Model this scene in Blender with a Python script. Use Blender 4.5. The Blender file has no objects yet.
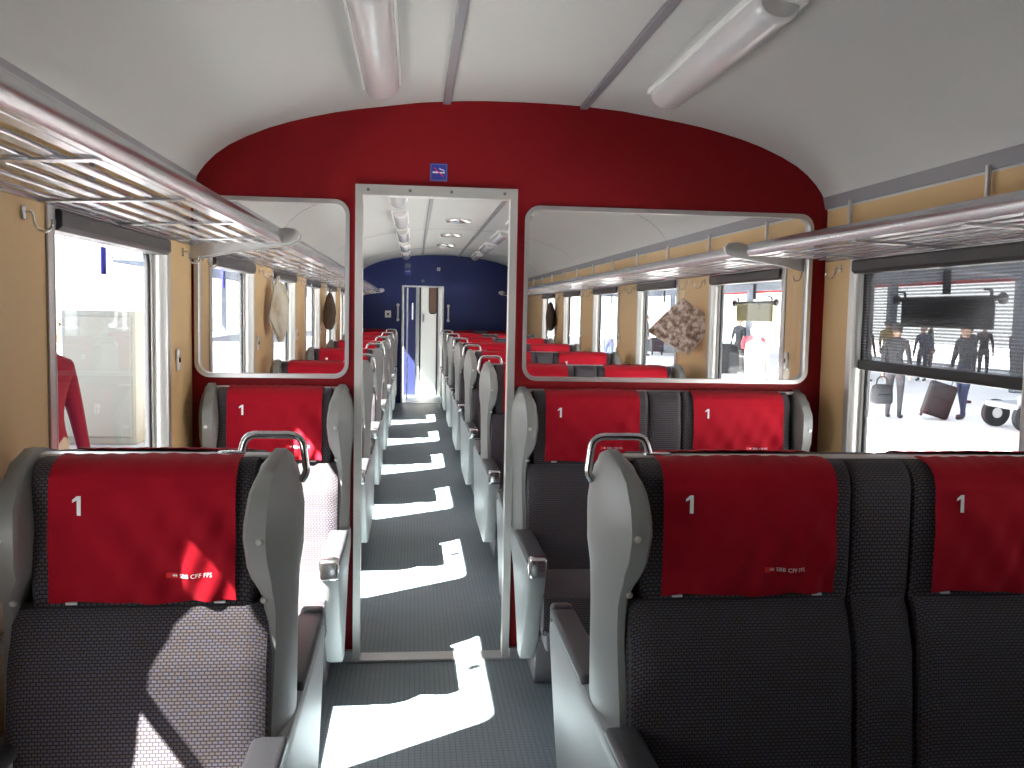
import bpy, bmesh, math, random
from mathutils import Vector, Matrix
random.seed(7)
scn = bpy.context.scene
COL = scn.collection
PI = math.pi

# ------------------------------------------------------------------ measures
WL, WR, CX = -0.898, 1.778, 0.44          # inner faces of the side walls, centre line
P0, PITCH = 3.93, 1.831                   # partition, distance from bay to bay
YB, YE, YV = -0.45, 14.93, 16.35           # rear wall, blue end wall, vestibule wall
SEAT_TOP = 1.19

# ------------------------------------------------------------------ materials
MATS = {}
def mat(name, col, rough=0.5, metal=0.0, spec=0.5, bump=0.0, bscale=60.0, var=0.0, vscale=8.0, sheen=0.0, coat=0.0):
    m = bpy.data.materials.new(name); m.use_nodes = True
    nt = m.node_tree; b = nt.nodes['Principled BSDF']
    b.inputs['Base Color'].default_value = (*col, 1)
    b.inputs['Roughness'].default_value = rough
    b.inputs['Metallic'].default_value = metal
    b.inputs['Specular IOR Level'].default_value = spec
    b.inputs['Coat Weight'].default_value = coat
    if sheen:
        b.inputs['Sheen Weight'].default_value = sheen
    tc = nt.nodes.new('ShaderNodeTexCoord')
    if var:
        n = nt.nodes.new('ShaderNodeTexNoise'); n.inputs['Scale'].default_value = vscale; n.inputs['Detail'].default_value = 4
        nt.links.new(tc.outputs['Object'], n.inputs['Vector'])
        mx = nt.nodes.new('ShaderNodeMix'); mx.data_type = 'RGBA'
        mx.inputs['A'].default_value = (*[c * (1 - var) for c in col], 1)
        mx.inputs['B'].default_value = (*[min(1, c * (1 + var)) for c in col], 1)
        nt.links.new(n.outputs['Fac'], mx.inputs['Factor'])
        nt.links.new(mx.outputs['Result'], b.inputs['Base Color'])
    if bump:
        n = nt.nodes.new('ShaderNodeTexNoise'); n.inputs['Scale'].default_value = bscale; n.inputs['Detail'].default_value = 3
        nt.links.new(tc.outputs['Object'], n.inputs['Vector'])
        bp = nt.nodes.new('ShaderNodeBump'); bp.inputs['Strength'].default_value = bump; bp.inputs['Distance'].default_value = 0.002
        nt.links.new(n.outputs['Fac'], bp.inputs['Height'])
        nt.links.new(bp.outputs['Normal'], b.inputs['Normal'])
    MATS[name] = m
    return m

mat('shell_grey', (0.25, 0.25, 0.24), 0.42, bump=0.15, bscale=400)
mat('shell_light', (0.33, 0.345, 0.34), 0.42, bump=0.15, bscale=400)
mat('vinyl', (0.045, 0.042, 0.055), 0.45, bump=0.2, bscale=300)
mat('armpad', (0.05, 0.05, 0.055), 0.4, bump=0.2, bscale=300)
mat('chrome', (0.75, 0.75, 0.76), 0.22, metal=1.0)
mat('alu', (0.60, 0.59, 0.58), 0.38, metal=0.85)
mat('rack_metal', (0.56, 0.55, 0.57), 0.27, metal=0.8)
mat('frame_metal', (0.62, 0.61, 0.58), 0.4, metal=0.6)
mat('cover_red', (0.33, 0.004, 0.014), 0.8, spec=0.12, bump=0.25, bscale=900, sheen=0.05)
mat('print_white', (0.86, 0.86, 0.86), 0.6)
mat('print_red', (0.75, 0.01, 0.015), 0.6)
mat('partition_red', (0.185, 0.0016, 0.0045), 0.6, spec=0.2, var=0.06)
mat('end_blue', (0.013, 0.025, 0.135), 0.5, spec=0.35, var=0.06)
mat('wall_tan', (0.60, 0.40, 0.195), 0.5, spec=0.35, var=0.05, vscale=5, bump=0.08, bscale=200)
mat('ceiling_white', (0.51, 0.508, 0.49), 0.5, spec=0.35, var=0.03, vscale=1.5)
mat('strip_grey', (0.21, 0.20, 0.215), 0.45, spec=0.4)
mat('white_plastic', (0.78, 0.77, 0.74), 0.4)
mat('dark', (0.018, 0.018, 0.02), 0.5)
mat('rubber', (0.012, 0.012, 0.014), 0.6)
mat('blind_case', (0.038, 0.033, 0.033), 0.5)
mat('cream', (0.62, 0.62, 0.55), 0.45)
mat('lamp_plastic', (0.60, 0.58, 0.58), 0.25, spec=0.6, coat=0.3)
mat('concrete', (0.80, 0.80, 0.79), 0.85, var=0.08, vscale=0.7)
mat('asphalt', (0.20, 0.21, 0.23), 0.85, var=0.12, vscale=0.6)
mat('ballast', (0.16, 0.14, 0.12), 0.9, var=0.4, vscale=9)
mat('steel_rail', (0.35, 0.33, 0.31), 0.35, metal=0.9)
mat('canopy_under', (0.16, 0.18, 0.22), 0.7)
mat('canopy_blue', (0.05, 0.07, 0.16), 0.7)
mat('canopy_red', (0.55, 0.02, 0.02), 0.6)
mat('coach_white', (0.75, 0.77, 0.76), 0.4)
mat('sign_blue', (0.02, 0.035, 0.30), 0.5)
mat('sticker_blue', (0.03, 0.03, 0.42), 0.5)
mat('sticker_dark', (0.05, 0.05, 0.06), 0.5)
mat('board_olive', (0.26, 0.225, 0.065), 0.6)
mat('cabinet_grey', (0.14, 0.15, 0.145), 0.6)
mat('rear_dark', (0.05, 0.012, 0.014), 0.6)
mat('navy', (0.007, 0.011, 0.055), 0.5)
mat('brown_case', (0.11, 0.055, 0.03), 0.5)
mat('skin', (0.55, 0.33, 0.24), 0.55)
mat('jacket_green', (0.02, 0.06, 0.045), 0.8)
mat('jacket_blue', (0.025, 0.04, 0.10), 0.8)
mat('jacket_yellow', (0.30, 0.20, 0.02), 0.8)
mat('hair_dark', (0.035, 0.025, 0.02), 0.6)
mat('hair_light', (0.26, 0.18, 0.10), 0.6)
mat('coat_maroon', (0.026, 0.002, 0.007), 0.9, spec=0.03)
mat('shirt_red', (0.5, 0.02, 0.04), 0.8)
mat('jacket_dark', (0.035, 0.04, 0.05), 0.8, spec=0.1)
mat('jacket_grey', (0.075, 0.08, 0.09), 0.8, spec=0.1)
mat('jeans', (0.035, 0.045, 0.085), 0.85, spec=0.1)
mat('trousers_dark', (0.05, 0.05, 0.055), 0.85, spec=0.1)
mat('coat_light', (0.30, 0.28, 0.255), 0.8)
mat('shirt_white', (0.8, 0.8, 0.8), 0.8)
mat('bag_pink', (0.75, 0.25, 0.45), 0.7)
mat('bag_black', (0.025, 0.026, 0.03), 0.6, spec=0.1)
mat('bag_red', (0.40, 0.02, 0.05), 0.6)
mat('case_dark', (0.022, 0.02, 0.022), 0.45, spec=0.1)
mat('crate_grey', (0.33, 0.34, 0.36), 0.6)
mat('cloth_brown', (0.06, 0.035, 0.02), 0.85, bump=0.3, bscale=120)
mat('shoe', (0.02, 0.02, 0.02), 0.5)

def fabric():                                   # dark weave of offset dashes, lilac and rust threads
    m = bpy.data.materials.new('fabric'); m.use_nodes = True; nt = m.node_tree; b = nt.nodes['Principled BSDF']
    tc = nt.nodes.new('ShaderNodeTexCoord'); sp = nt.nodes.new('ShaderNodeSeparateXYZ'); nt.links.new(tc.outputs['Object'], sp.inputs[0])
    ad = nt.nodes.new('ShaderNodeMath'); ad.operation = 'ADD'; nt.links.new(sp.outputs['Z'], ad.inputs[0]); nt.links.new(sp.outputs['Y'], ad.inputs[1])
    cb = nt.nodes.new('ShaderNodeCombineXYZ'); nt.links.new(sp.outputs['X'], cb.inputs[0]); nt.links.new(ad.outputs[0], cb.inputs[1])
    br = nt.nodes.new('ShaderNodeTexBrick'); nt.links.new(cb.outputs[0], br.inputs['Vector'])
    br.inputs['Scale'].default_value = 1.0
    br.inputs['Brick Width'].default_value = 0.0118; br.inputs['Row Height'].default_value = 0.0082
    br.inputs['Mortar Size'].default_value = 0.0017; br.inputs['Mortar Smooth'].default_value = 0.3; br.inputs['Bias'].default_value = 0.0
    br.inputs['Color1'].default_value = (0.095, 0.088, 0.115, 1); br.inputs['Color2'].default_value = (0.10, 0.076, 0.068, 1)
    br.inputs['Mortar'].default_value = (0.024, 0.0215, 0.026, 1)
    nt.links.new(br.outputs['Color'], b.inputs['Base Color'])
    b.inputs['Roughness'].default_value = 0.8; b.inputs['Specular IOR Level'].default_value = 0.25; b.inputs['Sheen Weight'].default_value = 0.1
    bp = nt.nodes.new('ShaderNodeBump'); bp.inputs['Strength'].default_value = 0.4; bp.inputs['Distance'].default_value = 0.001; bp.invert = True
    nt.links.new(br.outputs['Fac'], bp.inputs['Height']); nt.links.new(bp.outputs['Normal'], b.inputs['Normal'])
    MATS['fabric'] = m
fabric()

def floor_mat():                                # blue grey studded floor covering, worn along the aisle
    m = bpy.data.materials.new('floor_cover'); m.use_nodes = True; nt = m.node_tree; b = nt.nodes['Principled BSDF']
    tc = nt.nodes.new('ShaderNodeTexCoord')
    br = nt.nodes.new('ShaderNodeTexBrick'); nt.links.new(tc.outputs['Object'], br.inputs['Vector'])
    br.offset = 0.0
    br.inputs['Scale'].default_value = 1.0; br.inputs['Brick Width'].default_value = 0.02; br.inputs['Row Height'].default_value = 0.02
    br.inputs['Mortar Size'].default_value = 0.003; br.inputs['Mortar Smooth'].default_value = 0.5
    br.inputs['Color1'].default_value = (0.24, 0.285, 0.305, 1); br.inputs['Color2'].default_value = (0.225, 0.27, 0.29, 1); br.inputs['Mortar'].default_value = (0.16, 0.20, 0.22, 1)
    n = nt.nodes.new('ShaderNodeTexNoise'); n.inputs['Scale'].default_value = 2.2; n.inputs['Detail'].default_value = 6; nt.links.new(tc.outputs['Object'], n.inputs['Vector'])
    mr = nt.nodes.new('ShaderNodeMapRange'); mr.inputs['To Min'].default_value = 0.78; mr.inputs['To Max'].default_value = 1.18; nt.links.new(n.outputs['Fac'], mr.inputs['Value'])
    mx = nt.nodes.new('ShaderNodeMix'); mx.data_type = 'RGBA'; mx.blend_type = 'MULTIPLY'; mx.inputs['Factor'].default_value = 1
    nt.links.new(br.outputs['Color'], mx.inputs['A']); nt.links.new(mr.outputs['Result'], mx.inputs['B'])
    nt.links.new(mx.outputs['Result'], b.inputs['Base Color'])
    b.inputs['Roughness'].default_value = 0.5; b.inputs['Specular IOR Level'].default_value = 0.35
    MATS['floor_cover'] = m
floor_mat()

def glass_mat(name, tint, refl):
    m = bpy.data.materials.new(name); m.use_nodes = True; nt = m.node_tree; nt.nodes.clear()
    o = nt.nodes.new('ShaderNodeOutputMaterial'); mx = nt.nodes.new('ShaderNodeMixShader')
    t = nt.nodes.new('ShaderNodeBsdfTransparent'); t.inputs['Color'].default_value = (*tint, 1)
    g = nt.nodes.new('ShaderNodeBsdfGlossy'); g.inputs['Roughness'].default_value = 0.02
    f = nt.nodes.new('ShaderNodeLayerWeight')
    q = nt.nodes.new('ShaderNodeMath'); q.operation = 'POWER'; q.inputs[1].default_value = 5
    k = nt.nodes.new('ShaderNodeMath'); k.operation = 'MULTIPLY_ADD'; k.inputs[1].default_value = refl; k.inputs[2].default_value = 0.025
    nt.links.new(f.outputs['Facing'], q.inputs[0]); nt.links.new(q.outputs[0], k.inputs[0]); nt.links.new(k.outputs[0], mx.inputs[0])
    nt.links.new(t.outputs[0], mx.inputs[1]); nt.links.new(g.outputs[0], mx.inputs[2]); nt.links.new(mx.outputs[0], o.inputs[0])
    MATS[name] = m
glass_mat('glass', (0.985, 0.99, 0.985), 0.4)
glass_mat('glass_clear', (0.99, 0.99, 0.985), 0.4)

def screen_mat():                               # see-through woven blind with fine horizontal lines
    m = bpy.data.materials.new('blind_screen'); m.use_nodes = True; nt = m.node_tree; nt.nodes.clear()
    o = nt.nodes.new('ShaderNodeOutputMaterial'); mx = nt.nodes.new('ShaderNodeMixShader')
    t = nt.nodes.new('ShaderNodeBsdfTransparent'); d = nt.nodes.new('ShaderNodeBsdfDiffuse'); d.inputs['Color'].default_value = (0.045, 0.042, 0.045, 1)
    tl = nt.nodes.new('ShaderNodeBsdfTranslucent'); tl.inputs['Color'].default_value = (0.05, 0.05, 0.053, 1)
    m2 = nt.nodes.new('ShaderNodeMixShader'); m2.inputs[0].default_value = 0.5
    tc = nt.nodes.new('ShaderNodeTexCoord'); w = nt.nodes.new('ShaderNodeTexWave'); w.bands_direction = 'Z'; w.inputs['Scale'].default_value = 27; w.inputs['Distortion'].default_value = 0.0
    nt.links.new(tc.outputs['Object'], w.inputs['Vector'])
    mr = nt.nodes.new('ShaderNodeMapRange'); mr.inputs['To Min'].default_value = 0.50; mr.inputs['To Max'].default_value = 0.70; nt.links.new(w.outputs['Fac'], mr.inputs['Value'])
    nt.links.new(mr.outputs['Result'], mx.inputs[0])
    nt.links.new(d.outputs[0], m2.inputs[1]); nt.links.new(tl.outputs[0], m2.inputs[2])
    nt.links.new(t.outputs[0], mx.inputs[1]); nt.links.new(m2.outputs[0], mx.inputs[2]); nt.links.new(mx.outputs[0], o.inputs[0])
    MATS['blind_screen'] = m
screen_mat()

def paper_mat(name, c1, c2, c3, sc):
    m = bpy.data.materials.new(name); m.use_nodes = True; nt = m.node_tree; b = nt.nodes['Principled BSDF']
    tc = nt.nodes.new('ShaderNodeTexCoord'); v = nt.nodes.new('ShaderNodeTexNoise'); v.inputs['Scale'].default_value = sc; v.inputs['Detail'].default_value = 5
    nt.links.new(tc.outputs['Object'], v.inputs['Vector'])
    r = nt.nodes.new('ShaderNodeValToRGB'); e = r.color_ramp.elements
    e[0].position = 0.36; e[0].color = (*c1, 1); e[1].position = 0.62; e[1].color = (*c3, 1)
    x = e.new(0.5); x.color = (*c2, 1)
    nt.links.new(v.outputs['Fac'], r.inputs[0]); nt.links.new(r.outputs[0], b.inputs['Base Color']); b.inputs['Roughness'].default_value = 0.7
    MATS[name] = m
paper_mat('paper_collage', (0.10, 0.05, 0.03), (0.30, 0.20, 0.15), (0.55, 0.45, 0.40), 32)
paper_mat('paper_pale', (0.42, 0.33, 0.22), (0.60, 0.52, 0.40), (0.66, 0.60, 0.50), 7)

# ------------------------------------------------------------------ mesh helpers
def link(name, me, mats, parent=None, smooth=False, loc=None):
    o = bpy.data.objects.new(name, me); COL.objects.link(o)
    if isinstance(mats, str): mats = [mats]
    for m in mats: me.materials.append(MATS[m])
    if parent: o.parent = parent
    if loc: o.location = loc
    if smooth:
        for p in me.polygons: p.use_smooth = True
        if smooth != 'all':
            try: me.set_sharp_from_angle(angle=math.radians(38))
            except Exception: pass
    return o
def obj(name, bm, mats, parent=None, smooth=False, loc=None):
    bmesh.ops.recalc_face_normals(bm, faces=bm.faces)
    me = bpy.data.meshes.new(name); bm.to_mesh(me); bm.free()
    return link(name, me, mats, parent, smooth, loc)
def empty(name, loc=(0, 0, 0)):
    o = bpy.data.objects.new(name, None); o.empty_display_size = 0.1; o.location = loc; COL.objects.link(o); return o
def tag(o, label=None, cat=None, group=None, kind=None):
    if label: o['label'] = label
    if cat: o['category'] = cat
    if group: o['group'] = group
    if kind: o['kind'] = kind
    return o
def copy_tree(o, parent=None):
    c = o.copy(); COL.objects.link(c)
    if parent: c.parent = parent
    for ch in list(o.children): copy_tree(ch, c)
    return c

def add_box(bm, x0, x1, y0, y1, z0, z1, bev=0.0, seg=2):
    r = bmesh.ops.create_cube(bm, size=1.0); vs = r['verts']
    bmesh.ops.scale(bm, vec=(x1 - x0, y1 - y0, z1 - z0), verts=vs)
    bmesh.ops.translate(bm, vec=((x0 + x1) / 2, (y0 + y1) / 2, (z0 + z1) / 2), verts=vs)
    if bev:
        es = list({e for v in vs for e in v.link_edges})
        bmesh.ops.bevel(bm, geom=es, offset=bev, segments=seg, affect='EDGES', profile=0.5)
def box(x0, x1, y0, y1, z0, z1, bev=0.0, seg=2):
    bm = bmesh.new(); add_box(bm, x0, x1, y0, y1, z0, z1, bev, seg); return bm
def add_tube(bm, pts, rad, n=10, closed=False, caps=True):
    pts = [Vector(p) for p in pts]; N = len(pts); rings = []
    rads = rad if isinstance(rad, (list, tuple)) else [rad] * N
    prev = None
    for i, p in enumerate(pts):
        if closed: t = pts[(i + 1) % N] - pts[i - 1]
        else: t = pts[min(i + 1, N - 1)] - pts[max(i - 1, 0)]
        t.normalize()
        if prev is None:
            a = Vector((0, 0, 1)) if abs(t.z) < 0.9 else Vector((1, 0, 0)); u = t.cross(a).normalized()
        else: u = (prev - t * prev.dot(t)).normalized()
        prev = u; v = t.cross(u)
        rings.append([bm.verts.new(p + (u * math.cos(2 * PI * k / n) + v * math.sin(2 * PI * k / n)) * rads[i]) for k in range(n)])
    for i in range(N if closed else N - 1):
        a, b = rings[i], rings[(i + 1) % N]
        for k in range(n): bm.faces.new((a[k], a[(k + 1) % n], b[(k + 1) % n], b[k]))
    if caps and not closed: bm.faces.new(rings[0][::-1]); bm.faces.new(rings[-1])
def rounded_path(pts, r, n=5):
    pts = [Vector(p) for p in pts]; out = [pts[0]]
    for i in range(1, len(pts) - 1):
        a, b, c = pts[i - 1], pts[i], pts[i + 1]
        d1 = (a - b).normalized(); d2 = (c - b).normalized()
        rr = min(r, (a - b).length * 0.45, (c - b).length * 0.45)
        p, q = b + d1 * rr, b + d2 * rr
        for k in range(n + 1):
            t = k / n; out.append(p * (1 - t) ** 2 + b * 2 * t * (1 - t) + q * t * t)
    out.append(pts[-1]); return out
def add_loft(bm, rings, caps=True):
    R = [[bm.verts.new(p) for p in r] for r in rings]; n = len(R[0])
    for a, b in zip(R, R[1:]):
        for k in range(n): bm.faces.new((a[k], a[(k + 1) % n], b[(k + 1) % n], b[k]))
    if caps: bm.faces.new(R[0][::-1]); bm.faces.new(R[-1])
def add_prism(bm, poly, axis, a0, a1, bev=0.0):
    f = {'x': lambda u, v, w: (w, u, v), 'y': lambda u, v, w: (u, w, v), 'z': lambda u, v, w: (u, v, w)}[axis]
    A = [bm.verts.new(f(u, v, a0)) for u, v in poly]; B = [bm.verts.new(f(u, v, a1)) for u, v in poly]; n = len(poly)
    fs = [bm.faces.new(A), bm.faces.new(B[::-1])]
    for k in range(n): fs.append(bm.faces.new((A[k], B[k], B[(k + 1) % n], A[(k + 1) % n])))
    if bev:
        bmesh.ops.recalc_face_normals(bm, faces=fs)
        es = [e for e in set(fs[0].edges) | set(fs[1].edges)]
        bmesh.ops.bevel(bm, geom=es, offset=bev, segments=2, affect='EDGES', profile=0.5)
def prism(poly, axis, a0, a1, bev=0.0):
    bm = bmesh.new(); add_prism(bm, poly, axis, a0, a1, bev); return bm
def rrect(u0, u1, v0, v1, r, n=6):
    o = []
    for cx, cy, a in ((u1 - r, v1 - r, 0), (u0 + r, v1 - r, 90), (u0 + r, v0 + r, 180), (u1 - r, v0 + r, 270)):
        for k in range(n + 1):
            t = math.radians(a + 90 * k / n); o.append((cx + r * math.cos(t), cy + r * math.sin(t)))
    return o
def plate_mesh(outer, holes, w0, w1, axis):
    cu = bpy.data.curves.new('plate', 'CURVE'); cu.dimensions = '2D'; cu.fill_mode = 'BOTH'; cu.extrude = 0.5
    for poly in [outer] + holes:
        s = cu.splines.new('POLY'); s.points.add(len(poly) - 1); s.use_cyclic_u = True
        for p, (u, v) in zip(s.points, poly): p.co = (u, v, 0, 1)
    t = bpy.data.objects.new('plate', cu); COL.objects.link(t)
    dg = bpy.context.evaluated_depsgraph_get()
    me = bpy.data.meshes.new_from_object(t.evaluated_get(dg))
    bpy.data.objects.remove(t); bpy.data.curves.remove(cu)
    for v in me.vertices:
        u, q, w = v.co; w = w0 + (w + 0.5) * (w1 - w0)
        v.co = {'x': (w, u, q), 'y': (u, w, q), 'z': (u, q, w)}[axis]
    bm = bmesh.new(); bm.from_mesh(me); me.materials.clear()
    bmesh.ops.remove_doubles(bm, verts=bm.verts, dist=1e-5); bmesh.ops.recalc_face_normals(bm, faces=bm.faces)
    bm.to_mesh(me); bm.free(); return me
def plate(name, outer, holes, w0, w1, axis, m, parent=None):
    return link(name, plate_mesh(outer, holes, w0, w1, axis), m, parent)
def text_mesh(s, size):
    cu = bpy.data.curves.new('lettering', 'FONT'); cu.body = s; cu.size = size; cu.resolution_u = 3
    t = bpy.data.objects.new('lettering', cu); COL.objects.link(t)
    dg = bpy.context.evaluated_depsgraph_get(); me = bpy.data.meshes.new_from_object(t.evaluated_get(dg))
    bpy.data.objects.remove(t); bpy.data.curves.remove(cu)
    bm = bmesh.new(); bm.from_mesh(me); bpy.data.meshes.remove(me); return bm
def lerp_tab(tab, z):
    if z <= tab[0][0]: return tab[0][1]
    for (a, fa), (b, fb) in zip(tab, tab[1:]):
        if z <= b:
            t = (z - a) / (b - a); t = t * t * (3 - 2 * t); return fa + (fb - fa) * t
    return tab[-1][1]

# ------------------------------------------------------------------ room shell
PROF = [(0, 2.362), (.15, 2.360), (.25, 2.356), (.42, 2.343), (.565, 2.322), (.68, 2.305), (.77, 2.289), (.86, 2.268), (.94, 2.247), (1.03, 2.218),
        (1.12, 2.180), (1.19, 2.143), (1.24, 2.106), (1.28, 2.066), (1.305, 2.032), (1.325, 1.998), (1.337, 1.955)]
def arch(off=0.0):
    r = [(CX + x, z + off) for x, z in PROF]; l = [(CX - x, z + off) for x, z in PROF[1:]][::-1]
    return l + r                                     # left to right
def ceil_z(x):
    d = abs(x - CX)
    for (a, fa), (b, fb) in zip(PROF, PROF[1:]):
        if d <= b: return fa + (fb - fa) * (d - a) / (b - a)
    return 2.0
bm = bmesh.new()
inn = arch(); out = [(CX + (x - CX) * 1.03, z + 0.03) for x, z in inn]
ring = inn + out[::-1]
add_loft(bm, [[(x, YB, z) for x, z in ring], [(x, YV + .1, z) for x, z in ring]])
tag(obj('ceiling', bm, 'ceiling_white', smooth=True), kind='structure')
tag(obj('floor', box(WL - .07, WR + .07, YB - .05, YV + .1, -.06, 0), 'floor_cover'), kind='structure')

BAYS = range(-1, 6)
LW = (2.44, 3.52); RW = (2.535, 3.635); WZ = (0.80, 1.735)
def win_rect(w, k): return w[0] + PITCH * k, w[1] + PITCH * k
for side, x0, x1, w in (('left', WL - .07, WL, LW), ('right', WR, WR + .07, RW)):
    outer = [(YB, -.06), (15.15, -.06), (15.15, 2.0), (YB, 2.0)]
    holes = [rrect(*win_rect(w, k), WZ[0], WZ[1], .07) for k in range(-1, 6)]
    tag(plate('wall_' + side, outer, holes, x0, x1, 'x', 'wall_tan'), kind='structure')
    # vestibule side with the open entrance doorway
    outer = [(15.15, -.06), (15.3, -.06), (15.3, 1.9), (16.1, 1.9), (16.1, -.06), (YV + .1, -.06), (YV + .1, 2.0), (15.15, 2.0)]
    tag(plate('wall_vestibule_' + side, outer, [], x0, x1, 'x', 'cream'), kind='structure')
tag(obj('wall_rear', box(WL - .07, WR + .07, YB - .05, YB, 0, 2.4), 'rear_dark'), kind='structure')
for side, x, s in (('left', WL, 1), ('right', WR, -1)):
    tag(obj('trim_cornice_' + side, prism([(x, 1.963), (x + s * .012, 1.963), (x + s * .024, 2.012), (x + s * .008, 2.022)], 'y', YB, YE), 'strip_grey'), kind='structure')
    tag(obj('baseboard_' + side, box(min(x, x + s * .015), max(x, x + s * .015), YB, YE, 0, .12, .004), 'strip_grey'), kind='structure')
    tag(obj('trim_sill_' + side, box(min(x, x + s * .02), max(x, x + s * .02), YB, YE, .735, .765, .004), 'frame_metal'), kind='structure')
n = 1
for x in (0.126, 0.697):
    bm = bmesh.new(); z = ceil_z(x)
    add_box(bm, x - .016, x + .016, YB, YE, z - .012, z + .01, .003)
    tag(obj('trim_%d' % n, bm, 'strip_grey'), kind='structure'); n += 1
for y in (1.95, 6.45, 10.1, 13.2):                   # thin cross joints of the ceiling panels
    bm = bmesh.new(); a = arch(-.0015); b = arch(.01)
    for s0, s1 in zip(range(len(a) - 1), range(1, len(a))):
        pass
    add_loft(bm, [[(x, yy, z) for x, z in a + b[::-1]] for yy in (y - .003, y + .003)])
    tag(obj('trim_%d' % n, bm, 'strip_grey'), kind='structure'); n += 1

# windows: frame, reveal lining, rubber seal and pane each
def window(name, side, w, k):
    y0, y1 = win_rect(w, k); z0, z1 = WZ
    x, s = (WL, 1) if side == 'left' else (WR, -1)
    f = plate(name, rrect(y0 - .035, y1 + .035, z0 - .035, z1 + .03, .03), [rrect(y0 + .004, y1 - .004, z0 + .004, z1 - .004, .066)], x, x + s * .007, 'x', 'alu')
    tag(f, kind='structure')
    plate('window_frame', rrect(y0, y1, z0, z1, .07), [rrect(y0 + .005, y1 - .012, z0 + .012, z1 - .012, .06)], x - s * .062, x + s * .0085, 'x', 'frame_metal', f)
    plate('window_frame', rrect(y0 + .005, y1 - .012, z0 + .012, z1 - .012, .06), [rrect(y0 + .024, y1 - .030, z0 + .03, z1 - .03, .07)], x - s * .066, x - s * .042, 'x', 'frame_metal', f)
    plate('seal', rrect(y0 + .024, y1 - .030, z0 + .03, z1 - .03, .07), [rrect(y0 + .030, y1 - .040, z0 + .038, z1 - .038, .065)], x - s * .066, x - s * .046, 'x', 'rubber', f)
    bm = prism(rrect(y0 + .027, y1 - .035, z0 + .034, z1 - .034, .067), 'x', x - s * .060, x - s * .054)
    obj('pane', bm, 'glass', f)
    return f
wn = 1
for side, w in (('left', LW), ('right', RW)):
    for k in BAYS:
        window('window_%d' % wn, side, w, k); wn += 1

# red partition with its doorway and two large panes
DX = (-.242, .425); DZ = 2.003
GZ = (1.205, 1.94); GL = (-.886, -.266); GR = (.459, 1.715)
def cross_wall(y0, y1, holes, dx, dz, m, name):
    a = arch(.012)
    outer = [(WL, 0), (dx[0], 0), (dx[0], dz), (dx[1], dz), (dx[1], 0), (WR, 0)] + [(WR + .0, 1.955)] + a[::-1][1:-1] + [(WL, 1.955)]
    return tag(plate(name, outer, holes, y0, y1, 'y', m), kind='structure')
inset = lambda r, d: (r[0] + d, r[1] - d)
cross_wall(3.915, 3.945, [rrect(*inset(g, .008), *inset(GZ, .008), .05) for g in (GL, GR)], inset(DX, .01), DZ - .01, 'partition_red', 'wall_partition')
for g in (GL, GR):
    f = plate('window_%d' % wn, rrect(*g, *GZ, .06), [rrect(*inset(g, .016), *inset(GZ, .016), .048)], 3.904, 3.956, 'y', 'alu'); wn += 1
    tag(f, kind='structure')
    obj('pane', prism(rrect(*inset(g, .01), *inset(GZ, .01), .05), 'y', 3.927, 3.933), 'glass_clear', f)
def door_frame(name, dx, dz, y0, y1, t, tt, m):
    e = empty(name, ((dx[0] + dx[1]) / 2, (y0 + y1) / 2, 0)); tag(e, kind='structure')
    bm = box(dx[0], dx[0] + t, y0, y1, 0, dz - tt); o1 = obj('jamb', bm, m)
    bm = box(dx[1] - t, dx[1], y0, y1, 0, dz - tt); o2 = obj('jamb', bm, m)
    bm = box(dx[0], dx[1], y0 - .002, y1 + .002, dz - tt, dz); o3 = obj('lintel', bm, m)
    bm = box(dx[0], dx[1], y0 - .01, y1 + .01, 0, .012, .003); o4 = obj('threshold', bm, 'alu')
    for o in (o1, o2, o3, o4): o.parent = e; o.matrix_parent_inverse = Matrix.Translation(-e.location)
    return e
d1 = door_frame('door_1', DX, DZ, 3.895, 3.965, .030, .042, 'frame_metal')
bm = bmesh.new()
for x in (-.19, -.02, .15, .37): add_box(bm, x - .006, x + .006, 3.889, 3.895, DZ - .027, DZ - .015, .002)
o = obj('screw', bm, 'strip_grey', d1); o.matrix_parent_inverse = Matrix.Translation(-d1.location)
tag(obj('trim_partition_foot', box(DX[1], .60, 3.893, 3.915, 0, .05, .003), 'alu'), kind='structure')
tag(obj('trim_partition_foot_left', box(-.40, DX[0], 3.893, 3.915, 0, .05, .003), 'alu'), kind='structure')

# blue end wall, doorway, vestibule
EX = (-.192, .476); EZ = 1.874
cross_wall(YE, YE + .03, [], inset(EX, .01), EZ - .01, 'end_blue', 'wall_end')
door_frame('door_2', EX, EZ, YE - .015, YE + .045, .026, .026, 'white_plastic')
tag(obj('wall_vestibule', box(WL - .07, WR + .07, YV, YV + .05, 0, 2.42), 'cream'), kind='structure')
d3 = obj('door_3', box(-.17, .035, YV - .03, YV, 0, 2.05, .005), 'navy'); tag(d3, kind='structure')
bm = bmesh.new(); add_tube(bm, rounded_path([(-.02, YV - .03, 1.33), (-.02, YV - .08, 1.33), (-.02, YV - .08, 1.6), (-.02, YV - .03, 1.6)], .02), .012)
obj('door_handle', bm, 'white_plastic', d3, True)
tag(obj('trim_vestibule_seal', box(.095, .122, YV - .02, YV, .25, 2.05, .004), 'rubber'), kind='structure')
tag(obj('trim_vestibule_edge', box(.395, .42, YV - .02, YV, 0, 2.05, .004), 'rubber'), kind='structure')
d4 = obj('door_4', box(.13, .39, YV - .025, YV, .02, 2.05, .005), 'cream'); tag(d4, kind='structure')
obj('seal', prism(rrect(.26, .40, 1.42, 1.95, .05), 'y', YV - .032, YV - .025), 'rubber', d4)
obj('pane', prism(rrect(.275, .388, 1.44, 1.935, .042), 'y', YV - .036, YV - .032), 'brown_case', d4)
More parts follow.
